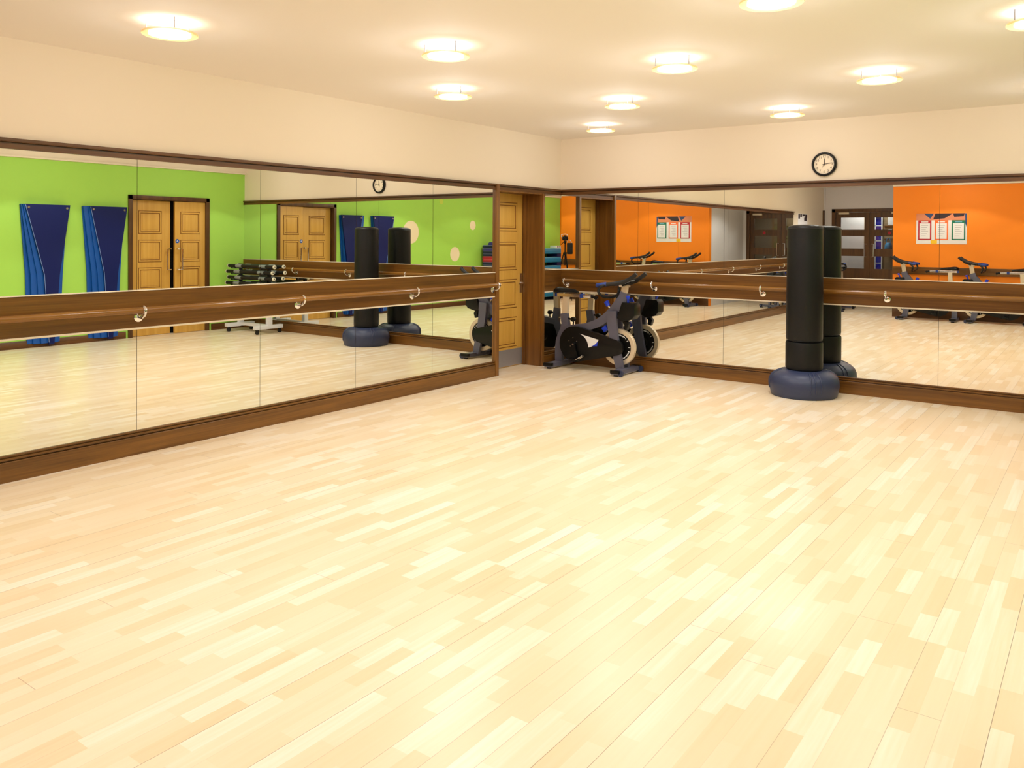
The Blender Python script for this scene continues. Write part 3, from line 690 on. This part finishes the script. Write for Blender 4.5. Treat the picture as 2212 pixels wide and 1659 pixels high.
    m.tube(smoothpath([(0.80, -0.055, 1.0), (0.74, -0.16, 1.0), (0.70, -0.225, 0.985), (0.66, -0.235, 0.95), (0.66, -0.225, 0.90), (0.68, -0.15, 0.86), (0.70, 0, 0.85), (0.68, 0.15, 0.86), (0.66, 0.225, 0.90), (0.66, 0.235, 0.95), (0.70, 0.225, 0.985), (0.74, 0.16, 1.0), (0.80, 0.055, 1.0)], 5), r, n=12)
    m.tube(smoothpath([(0.74, 0.0, 1.0), (0.86, 0.0, 1.012), (0.93, 0.0, 1.02)], 3), 0.02, n=12)
    hb = m.build('handlebar', M_rubber, t, 60)
    for s in (-1, 1):
        m = MB(); m.tube(smoothpath([(0.73, s*0.19, 1.0), (0.84, s*0.15, 1.015), (0.94, s*0.12, 1.045), (1.02, s*0.115, 1.09), (1.06, s*0.115, 1.125)], 4), 0.023, n=12); m.build('horn_grip', M_rubber, hb, 60)
        m = MB(); m.tube(smoothpath([(0.62, s*0.20, 0.985), (0.67, s*0.215, 0.993), (0.73, s*0.185, 1.004)], 4), 0.024, n=12); m.build('grip_pad', M_dblue, hb, 60)
    m = MB(); m.box((0.86, -0.085, 1.0), (0.99, 0.085, 1.018), bev=0.006, rot=Matrix.Rotation(math.radians(-22), 3, 'Y')); m.build('console', M_bplast, hb)
    tag(MB().box((0.885, -0.05, 1.015), (0.96, 0.05, 1.0285), bev=0.002, rot=Matrix.Rotation(math.radians(-22), 3, 'Y')).build('console_screen', M_white, hb), 'white console strip')
    # resistance lever, bottle box, lower blue clip
    m = MB(); m.cyl((0.70, 0.0, 0.68), (0.645, 0.0, 0.755), 0.010, n=10); rl = m.build('resistance_lever', M_ivory, t)
    tag(MB().cyl((0.652, 0, 0.745), (0.622, 0, 0.795), 0.024, 0.028, n=18).build('lever_knob', M_blue, rl), 'bright blue knob')
    tag(MB().box((0.585, -0.026, 0.455), (0.65, 0.026, 0.515), bev=0.01, rot=Matrix.Rotation(math.radians(-35), 3, 'Y')).build('brake_clip', M_blue, t), 'bright blue clip')
    m = MB(); m.prism([(0.86, 0.80), (1.0, 0.80), (1.02, 0.77), (1.02, 0.66), (0.985, 0.615), (0.86, 0.585), (0.80, 0.62)], -0.075, 0.075, 'xz', 0.016); m.build('front_shroud', M_bplast, t)
    m = MB(); m.cyl((0.93, -0.05, 0.80), (0.945, -0.085, 0.85), 0.012, n=10); m.cyl((0.945, -0.085, 0.85), (0.95, -0.09, 0.875), 0.02, n=14); tag(m.build('headset_lever', M_blue, t), 'blue release lever')
    m = MB(); m.strip([(0.86, 0.60), (0.90, 0.55), (0.88, 0.50)], 0.022, -0.03, 0.03, 'xz', 0.006); m.build('brake_arm', M_bplast, t)
    return t
bike = make_bike('grey and black exercise bike in the corner beside the wooden door', 'grey exercise bikes')
bike.location = (0.188, -0.300, 0)
b1 = dup(bike, (3.08, -8.76, 0), PI, 'grey exercise bike by the orange wall, closer to the entrance recess')
b2 = dup(bike, (4.23, -8.78, 0), PI, 'grey exercise bike by the orange wall, second from the entrance recess')
for b_ in (b1, b2):                        # these two are set for a taller rider
    for ch in b_.children:
        if ch.name.startswith(('seat_post', 'saddle')): ch.location.z += 0.085; ch.location.x -= 0.008
        if ch.name.startswith('handlebar'): ch.location.z += 0.075; ch.location.x += 0.02
dup(bike, (0.64, -10.5, 0), PI/2, 'exercise bike inside the entrance recess, nearer the glazed doors')
dup(bike, (0.29, -10.03, 0), PI/2, 'exercise bike inside the entrance recess, against its left wall')

# ------------------------------------------------------------------ hanging mats on the green wall
def hang_mat(yc, wt, label, lean):
    t = thing('hanging_mat', label, 'exercise mat', (W-0.004, yc, 0), 0, 'blue mats hung on the green wall')
    # local: x towards the room is negative, s along y; panels widest at the hooks, the front fold narrowing downwards
    def panel(nm, top, mid, bot, z1, z0, x0, x1, mt, curve=0.0, par=t):
        m = MB(); n = 10; A, B = [], []
        for i in range(n+1):
            f = i/n; z = z1+(z0-z1)*f; g = min(1, f*2); e = max(0, f*2-1); a = top[0]+(mid[0]-top[0])*g+(bot[0]-mid[0])*e; b = top[1]+(mid[1]-top[1])*g+(bot[1]-mid[1])*e; bow = curve*math.sin(PI*f)
            A.append((x0-bow, a, z)); B.append((x0-bow, b, z))
        th = abs(x1-x0)
        va = m.verts(A); vb = m.verts(B); va2 = m.verts([(p[0]+th, p[1], p[2]) for p in A]); vb2 = m.verts([(p[0]+th, p[1], p[2]) for p in B])
        for i in range(n):
            m.face([va[i], vb[i], vb[i+1], va[i+1]]); m.face([va2[i], va2[i+1], vb2[i+1], vb2[i]])
            m.face([va[i], va[i+1], va2[i+1], va2[i]]); m.face([vb[i], vb2[i], vb2[i+1], vb[i+1]])
        m.face([va[0], va2[0], vb2[0], vb[0]]); m.face([va[-1], vb[-1], vb2[-1], va2[-1]])
        return m.build(nm, mt, par, 40)
    h = wt/2
    zt = 1.925
    panel('back_fold', (-h, h*0.98), (-0.242, 0.242), (-0.22, 0.20), zt-0.005, 0.055, -0.022, -0.002, M_mid)
    panel('middle_fold', (-h*0.99, h*0.93), (-0.19, 0.215), (-0.15, 0.17), zt, 0.05, -0.046, -0.024, M_mid, 0.008)
    panel('inner_fold', (-h*0.94+lean, h*0.95), (-0.118, 0.205), (-0.06, 0.15), zt, 0.05, -0.066, -0.048, M_mid, 0.008)
    fr = panel('front_fold', (-h*0.87+lean, h*1.0), (-0.036, 0.167), (0.03, 0.10), zt, 0.03, -0.090, -0.068, M_navy, 0.01)
    m = MB(); m.tube([(-0.0905, -h*0.87+lean, zt-0.01), (-0.1005, (-h*0.87+lean-0.036)/2, 1.45), (-0.1035, -0.036, 0.98), (-0.0985, 0.0, 0.5), (-0.092, 0.03, 0.06)], 0.004, n=6); tag(m.build('piping', M_piping, fr), 'pale blue seam')
    for s in (-h*0.74+lean, h*0.86):
        m = MB(); m.lathe([(0.007, -0.003), (0.016, -0.003), (0.016, 0.003), (0.007, 0.003)], (-0.0915, s, zt-0.045), 'x', 20)
        m.cyl((-0.105, s, zt-0.045), (-0.003, s, zt-0.045), 0.006, n=10); tag(m.build('eyelet', M_chrome, fr), 'metal eyelet on a hook')
    return t
hang_mat(-3.20, 0.62, 'folded blue mat hanging on the green wall, farther from the double door', 0.0)
hang_mat(-2.385, 0.62, 'folded blue mat hanging on the green wall, right beside the double door', 0.045)

# ------------------------------------------------------------------ painted discs on the green wall
for y, z, r, mt, lab in ((-4.05, 1.618, 0.235, M_cream, 'largest cream disc on the green wall, beside the hanging mats'), (-5.46, 1.146, 0.158, M_cream, 'mid-sized cream disc low on the green wall'), (-6.08, 1.79, 0.105, M_cream, 'small cream disc high on the green wall above the steps'), (-5.0, 2.29, 0.062, M_yg, 'tiny yellow-green disc near the top of the green wall')):
    o = MB().cyl((0, 0, 0), (-0.004, 0, 0), r, n=48).build('wall_disc', mt, None, loc=(W, y, z)); tag(o, lab, 'wall disc')

# ------------------------------------------------------------------ stacked steps
def step_mesh(y0, y1, x0, x1, z, h, mt, rim, name, label, group):
    cy, cx = (y0+y1)/2, (x0+x1)/2
    t = thing(name, label, 'exercise step', (cx, cy, z), 0, group)
    hx, hy = (x1-x0)/2, (y1-y0)/2
    MB().box((-hx, -hy, 0), (hx, hy, h*0.72), bev=min(0.012, h*0.2)).build('platform', mt, t)
    MB().box((-hx+0.012, -hy+0.012, h*0.70), (hx-0.012, hy-0.012, h-0.0006), bev=0.004).build('top_pad', rim, t)
    return t
z = 0.0; n = 21; hh = 1.345/n
for k in range(n):
    top = n-k
    mt, rim, cn = (M_navystep, M_lilac, 'navy')
    if top in (5, 6): mt, rim, cn = (M_red, M_pink, 'red')
    if top in (13, 14, 15): mt, rim, cn = (M_red, M_white, 'red and white')
    if top in (2,): mt, rim, cn = (M_purple, M_lilac, 'violet')
    step_mesh(-7.03, -6.36, 5.82, 6.22, z, hh, mt, rim, 'step_platform', '%s step in the mixed stack by the green wall, %s from its top' % (cn, ORD[top]), 'mixed stack of steps by the green wall'); z += hh
step_mesh(-7.0, -6.55, 5.85, 6.2, z, 0.066, M_purple, M_purple, 'step_platform', 'violet step lying on top of the mixed stack', 'mixed stack of steps by the green wall')
z = 0.0
for k in range(6):
    top = 5-k; y0, y1, x0, x1 = -8.78, -7.45, 5.88, 6.25
    t = thing('step_platform', 'teal step in the teal stack by the green wall, %s from its top' % ORD[top], 'exercise step', ((x0+x1)/2, (y0+y1)/2, z), 0, 'teal steps by the green wall')
    hx, hy = (x1-x0)/2, (y1-y0)/2
    for yy in (-hy+0.16, hy-0.16):
        MB().box((-hx+0.03, yy-0.13, 0), (hx-0.03, yy+0.13, 0.082), bev=0.008).build('riser', M_navystep, t)
    m = MB(); m.prism([(-hx+0.02, 0.08), (hx-0.02, 0.08), (hx, 0.10), (hx, 0.155), (hx-0.03, 0.19), (-hx+0.03, 0.19), (-hx, 0.155), (-hx, 0.10)], -hy, hy, 'xz', 0.012); m.build('platform', M_teal, t)
    MB().box((-hx+0.04, -hy+0.03, 0.188), (hx-0.04, hy-0.03, 0.2095), bev=0.004).build('top_pad', M_tealtop, t); z += 0.21

# ------------------------------------------------------------------ bar rack by the green-wall corner
rk = thing('bar_rack', 'white wheeled rack holding padded bars below the green wall corner', 'rack', (5.52, -0.36, 0))
m = MB()
for xx in (-0.36, 0.36):
    m.box((xx-0.04, -0.27, 0.075), (xx+0.04, 0.24, 0.135), bev=0.012)
m.box((-0.36, -0.03, 0.09), (0.36, 0.03, 0.14), bev=0.01)
m.build('base_frame', M_rackwhite, rk)
for xx in (-0.36, 0.36):
    m = MB(); m.box((xx-0.035, -0.04, 0.13), (xx+0.035, 0.04, 0.56), bev=0.01); m.mi = 1; m.box((xx-0.022, -0.022, 0.56), (xx+0.022, 0.022, 1.05), bev=0.006); m.build('upright', [M_rackwhite, M_rubber], rk)
    for yy in (-0.22, 0.20):
        m = MB(); m.cyl((xx-0.014, yy, 0.031), (xx+0.014, yy, 0.031), 0.031, n=18); m.box((xx-0.02, yy-0.02, 0.055), (xx+0.02, yy+0.02, 0.078)); m.build('castor', M_rubber, rk)
    for k in range(6):
        m = MB(); zz = 0.55+0.092*k; m.box((xx-0.012, -0.17, zz-0.012), (xx+0.012, 0.17, zz+0.004), bev=0.003); m.box((xx-0.012, -0.175, zz-0.012), (xx+0.012, -0.16, zz+0.03), bev=0.003).box((xx-0.012, 0.16, zz-0.012), (xx+0.012, 0.175, zz+0.03), bev=0.003); m.build('hook_arm', M_rubber, rk)
wb0 = None
LV = ['lowest', 'second', 'third', 'fourth', 'fifth', 'top']
for k in range(6):
    for j, yy in enumerate((-0.105, 0.105)):
        loc = (5.50+0.03*((k*7+j*3) % 5-2)*0.5, -0.36+yy, 0.55+0.092*k+0.0315)
        lab = 'black padded bar on the %s level of the white rack, %s' % (LV[k], 'room side' if j == 0 else 'mirror side')
        if wb0 is None:
            wb0 = thing('weighted_bar', lab, 'weighted bar', loc, 0, 'padded bars on the white rack')
            MB().cyl((-0.57, 0, 0), (0.57, 0, 0), 0.027, n=18).build('sleeve', M_rubber, wb0)
            for xx in (-0.30, 0.30): tag(MB().cyl((xx-0.075, 0, 0), (xx+0.075, 0, 0), 0.0278, n=18).build('grip_band', M_band, wb0), 'grey band')
            for s in (-1, 1):
                m = MB(); m.lathe([(0.009, s*0.585), (0.026, s*0.585), (0.030, s*0.578), (0.030, s*0.565), (0.009, s*0.565)], (0,0,0), 'x', 20); tag(m.build('end_cap', M_cap, wb0), 'ivory end ring')
        else: dup(wb0, loc, 0, lab)

# ------------------------------------------------------------------ poster board on the orange wall, photo notice, corridor papers
pt = thing('notice_board', 'white board with red, orange and green framed sheets on the orange wall', 'notice board', (2.785, -L, 1.735))
# local x along the wall, y out of the wall, z up
hw, hh_ = 0.435, 0.295
MB().box((-hw, 0, -hh_), (hw, 0.008, hh_), bev=0.002).build('board', M_paper, pt)
m = MB(); y = 0.0082
for col_, poly in ((0, [(-hw, .295), (.435, .295), (.435, .16), (-hw, .16)]), (1, [(-.30, .293), (-.13, .293), (-.19, .19)]), (2, [(-.10, .293), (.20, .293), (.06, .20), (-.14, .18)]), (3, [(.20, .293), (.40, .293), (.38, .235), (.22, .225)]), (2, [(-.02, .28), (.08, .293), (.0, .20), (-.10, .18)]), (1, [(.40, .29), (.434, .29), (.434, .02), (.41, .10)])):
    m.mi = col_
    v = m.verts([(p[0], y, p[1]) for p in poly]); f = m.face(v); y += 0.0003
m.mi = 4; m.face(m.verts([(-.18, 0.0085, -.292), (-.07, 0.0085, -.292), (-.07, 0.0085, -.22), (-.18, 0.0085, -.22)]))
m.build('printed_picture', [M_pskin, M_pblue, M_pdark, M_pdark, M_pyellow], pt, smooth=0)
for cx, cn, mt in ((-.285, 'red', M_pred), (0.005, 'orange', M_porange), (.295, 'green', M_pgreen)):
    m = MB(); m.box((cx-.115, 0.010, -.215), (cx+.115, 0.014, .16), bev=0.001); f = m.build('document_frame', mt, pt); f['label'] = cn+' document frame'
    MB().box((cx-.092, 0.0145, -.195), (cx+.092, 0.016, .105)).build('sheet', M_paper, f)
    m = MB()
    for i in range(6): m.box((cx-.06, 0.0162, .06-.04*i), (cx+.06-.02*(i % 3), 0.0165, .066-.04*i))
    m.build('print_line', M_line, f)
    MB().box((cx-.06, 0.0142, .122), (cx+.06, 0.0148, .14)).build('heading', M_white if cn != 'green' else M_tealtop, f)
o = MB().box((0, -0.33, -0.12), (0.004, 0.33, 0.12)).build('photo_notice', [M_paper], None, loc=(0.0, -9.70, 1.95)); tag(o, 'small black and white photo notice on the recess left wall', 'notice')
m = MB()
for a, b, c, e in ((-.31, -.17, .04, .11), (-.14, .02, .07, .11), (.06, .18, .05, .115), (.2, .31, .01, .11), (-.29, -.1, -.03, .04)): m.box((0.0041, a, c), (0.005, b, e))
m.build('picture', M_pdark, o)
o = MB().box((-0.06, 0, -0.09), (0.07, 0.004, 0.10)).build('paper_notice', M_paper, None, loc=(1.10, YC, 1.97)); tag(o, 'white paper sheet high on the corridor wall', 'notice')
o = MB().box((-0.035, 0, -0.045), (0.045, 0.004, 0.045)).build('paper_notice', M_paper, None, loc=(1.09, YC, 1.74)); tag(o, 'small square white sheet on the corridor wall under the larger one', 'notice')
m = MB(); m.box((0.97, YC, 1.83), (1.5, YC+0.02, 1.86), bev=0.003).box((0.97, YC, 1.52), (1.5, YC+0.02, 1.55), bev=0.003); struct('trim_11', m, M_darkX, 'brown rails on the corridor wall', 'trim')
m = MB(); m.lathe([(0, -0.13), (0.07, -0.12), (0.09, -0.05), (0.08, 0.05), (0.05, 0.1), (0, 0.11)], n=24); m.tube(smoothpath([(-0.05, 0, 0.09), (-0.03, 0.0, 0.2), (0.03, 0.0, 0.2), (0.05, 0, 0.09)], 4), 0.008, n=8)
o = m.build('shoulder_bag', M_teal, None, loc=(1.08, YC+0.1, 1.345)); tag(o, 'teal bag hanging on the corridor wall rail', 'bag')

# ------------------------------------------------------------------ the camera on its tripod (seen in the mirror corner)
CAM = Vector((5.4530, -8.4799, 1.5083)); TH, PITCH, ROLL, FPX, PY = 0.6305, 0.0087, 0.0058, 1779.5441, 529.7108
c_, s_ = math.cos(TH), math.sin(TH)
F0 = Vector((-s_, c_, 0)); R0 = Vector((c_, s_, 0)); U0 = Vector((0, 0, 1))
F = F0*math.cos(PITCH)-U0*math.sin(PITCH); U = U0*math.cos(PITCH)+F0*math.sin(PITCH)
R3 = R0*math.cos(ROLL)+U*math.sin(ROLL); U3 = U*math.cos(ROLL)-R0*math.sin(ROLL)
cd = bpy.data.cameras.new('camera'); cam = bpy.data.objects.new('camera', cd); COL.objects.link(cam)
cam.matrix_world = Matrix(((R3.x, U3.x, -F.x, CAM.x), (R3.y, U3.y, -F.y, CAM.y), (R3.z, U3.z, -F.z, CAM.z), (0, 0, 0, 1)))
cd.sensor_width = 36; cd.sensor_fit = 'HORIZONTAL'; cd.lens = FPX*36/2212; cd.shift_y = -(829.5-PY)/2212; cd.clip_start = 0.01
S.camera = cam
head = Vector((5.16, -8.72, 0))
bx_ = thing('small_box', 'small white spotted box lying on the teal step stack', 'box', (6.02, -8.6, 1.262))
MB().box((-0.09, -0.13, 0), (0.09, 0.13, 0.062), bev=0.004).build('carton', M_white, bx_)
m = MB()
for q in (-0.08, 0.0, 0.07): m.cyl((-0.0895, q, 0.035), (-0.0912, q, 0.035), 0.016, n=14)
m.build('printed_spot', M_pdark, bx_)
pc = thing('photo_camera', 'black camera with white strap on the tripod beside the teal steps', 'camera', (head.x, head.y, CAM.z), TH)
# local: +y looks into the room
MB().box((-0.072, -0.035, -0.05), (0.072, 0.035, 0.045), bev=0.012).box((-0.03, -0.03, 0.04), (0.03, 0.03, 0.075), bev=0.01).build('body', M_bplast, pc)
m = MB(); m.lathe([(0.0, 0.03), (0.038, 0.03), (0.040, 0.06), (0.036, 0.10), (0.041, 0.12), (0.041, 0.148), (0.036, 0.150), (0.030, 0.135), (0.0, 0.13)], (0, 0, 0), 'y', 32); m.build('lens', M_bplast, pc)
m = MB(); m.tube(smoothpath([(0.072, 0, 0.02), (0.10, 0.01, 0.07), (0.05, 0.02, 0.10), (-0.04, 0.02, 0.095), (-0.072, 0.0, 0.02)], 5), 0.008, n=8); tag(m.build('strap', M_white, pc), 'white camera strap')
sp_ = thing('skipping_rope', 'pale blue looped rope hanging at the end of the teal step stack', 'rope', (5.872, -8.70, 1.27))
m = MB(); m.tube(smoothpath([(0.10, -0.02, 0.01), (0.03, -0.02, 0.013), (-0.02, -0.02, -0.03), (-0.022, -0.05, -0.22), (-0.022, -0.01, -0.30), (-0.022, 0.05, -0.22), (-0.022, 0.02, -0.08), (-0.022, -0.04, -0.30), (-0.022, -0.03, -0.60), (-0.022, 0.03, -0.68), (-0.022, 0.07, -0.58), (-0.022, 0.03, -0.34)], 5), 0.014, n=8); m.build('cord', M_pale, sp_)
tp = thing('tripod', 'black camera tripod standing by the teal steps', 'tripod', (head.x, head.y, 0), TH)
m = MB(); m.cyl((0, 0, 0.85), (0, 0, 1.38), 0.014); m.build('centre_column', M_bplast, tp)
m = MB(); m.cyl((0, 0, 1.38), (0, 0, 1.41), 0.03); m.box((-0.035, -0.03, 1.405), (0.035, 0.03, 1.455), bev=0.01); m.tube([(0.03, -0.01, 1.42), (0.12, -0.06, 1.33)], 0.009); m.build('head', M_bplast, tp)
for k in range(3):
    a = PI/2+0.5+k*2*PI/3; m = MB(); m.cyl((0.03*math.cos(a), 0.03*math.sin(a), 1.15), (0.19*math.cos(a), 0.19*math.sin(a), 0.5), 0.015, 0.012, n=12); m.cyl((0.19*math.cos(a), 0.19*math.sin(a), 0.5), (0.31*math.cos(a), 0.31*math.sin(a), 0.0), 0.011, 0.009, n=12); m.build('leg', M_bplast, tp)
m = MB(); m.lathe([(0.0, 1.10), (0.04, 1.10), (0.045, 1.17), (0.0, 1.17)], n=24); m.build('collar', M_bplast, tp)
bg = thing('camera_bag', 'black camera bag hanging on the tripod', 'bag', (head.x-0.0, head.y, 0), TH)
m = MB(); m.box((-0.19, -0.10, 1.12), (-0.05, 0.02, 1.40), bev=0.03); m.box((-0.18, 0.012, 1.15), (-0.06, 0.035, 1.28), bev=0.01); m.build('bag_body', M_black, bg)
m = MB(); m.tube(smoothpath([(-0.17, -0.04, 1.39), (-0.13, -0.03, 1.46), (-0.06, -0.03, 1.46), (-0.07, -0.04, 1.39)], 4), 0.007, n=8); tag(m.build('strap', M_white, bg), 'white carrying strap')

# ------------------------------------------------------------------ world and view
wd = bpy.data.worlds.new('world'); S.world = wd; wd.use_nodes = True
wd.node_tree.nodes['Background'].inputs[0].default_value = (0.8, 0.85, 1, 1); wd.node_tree.nodes['Background'].inputs[1].default_value = 0.02
S.view_settings.view_transform = 'Standard'; S.view_settings.look = 'None'; S.view_settings.gamma = 1.0; S.view_settings.exposure = 0.0
S.view_settings.use_curve_mapping = False
S.cycles.use_denoising = True
S.cycles.max_bounces = 14; S.cycles.diffuse_bounces = 5; S.cycles.glossy_bounces = 8; S.cycles.transmission_bounces = 8; S.cycles.transparent_max_bounces = 10
S.cycles.caustics_reflective = True; S.cycles.blur_glossy = 1.0; S.cycles.sample_clamp_indirect = 6.0
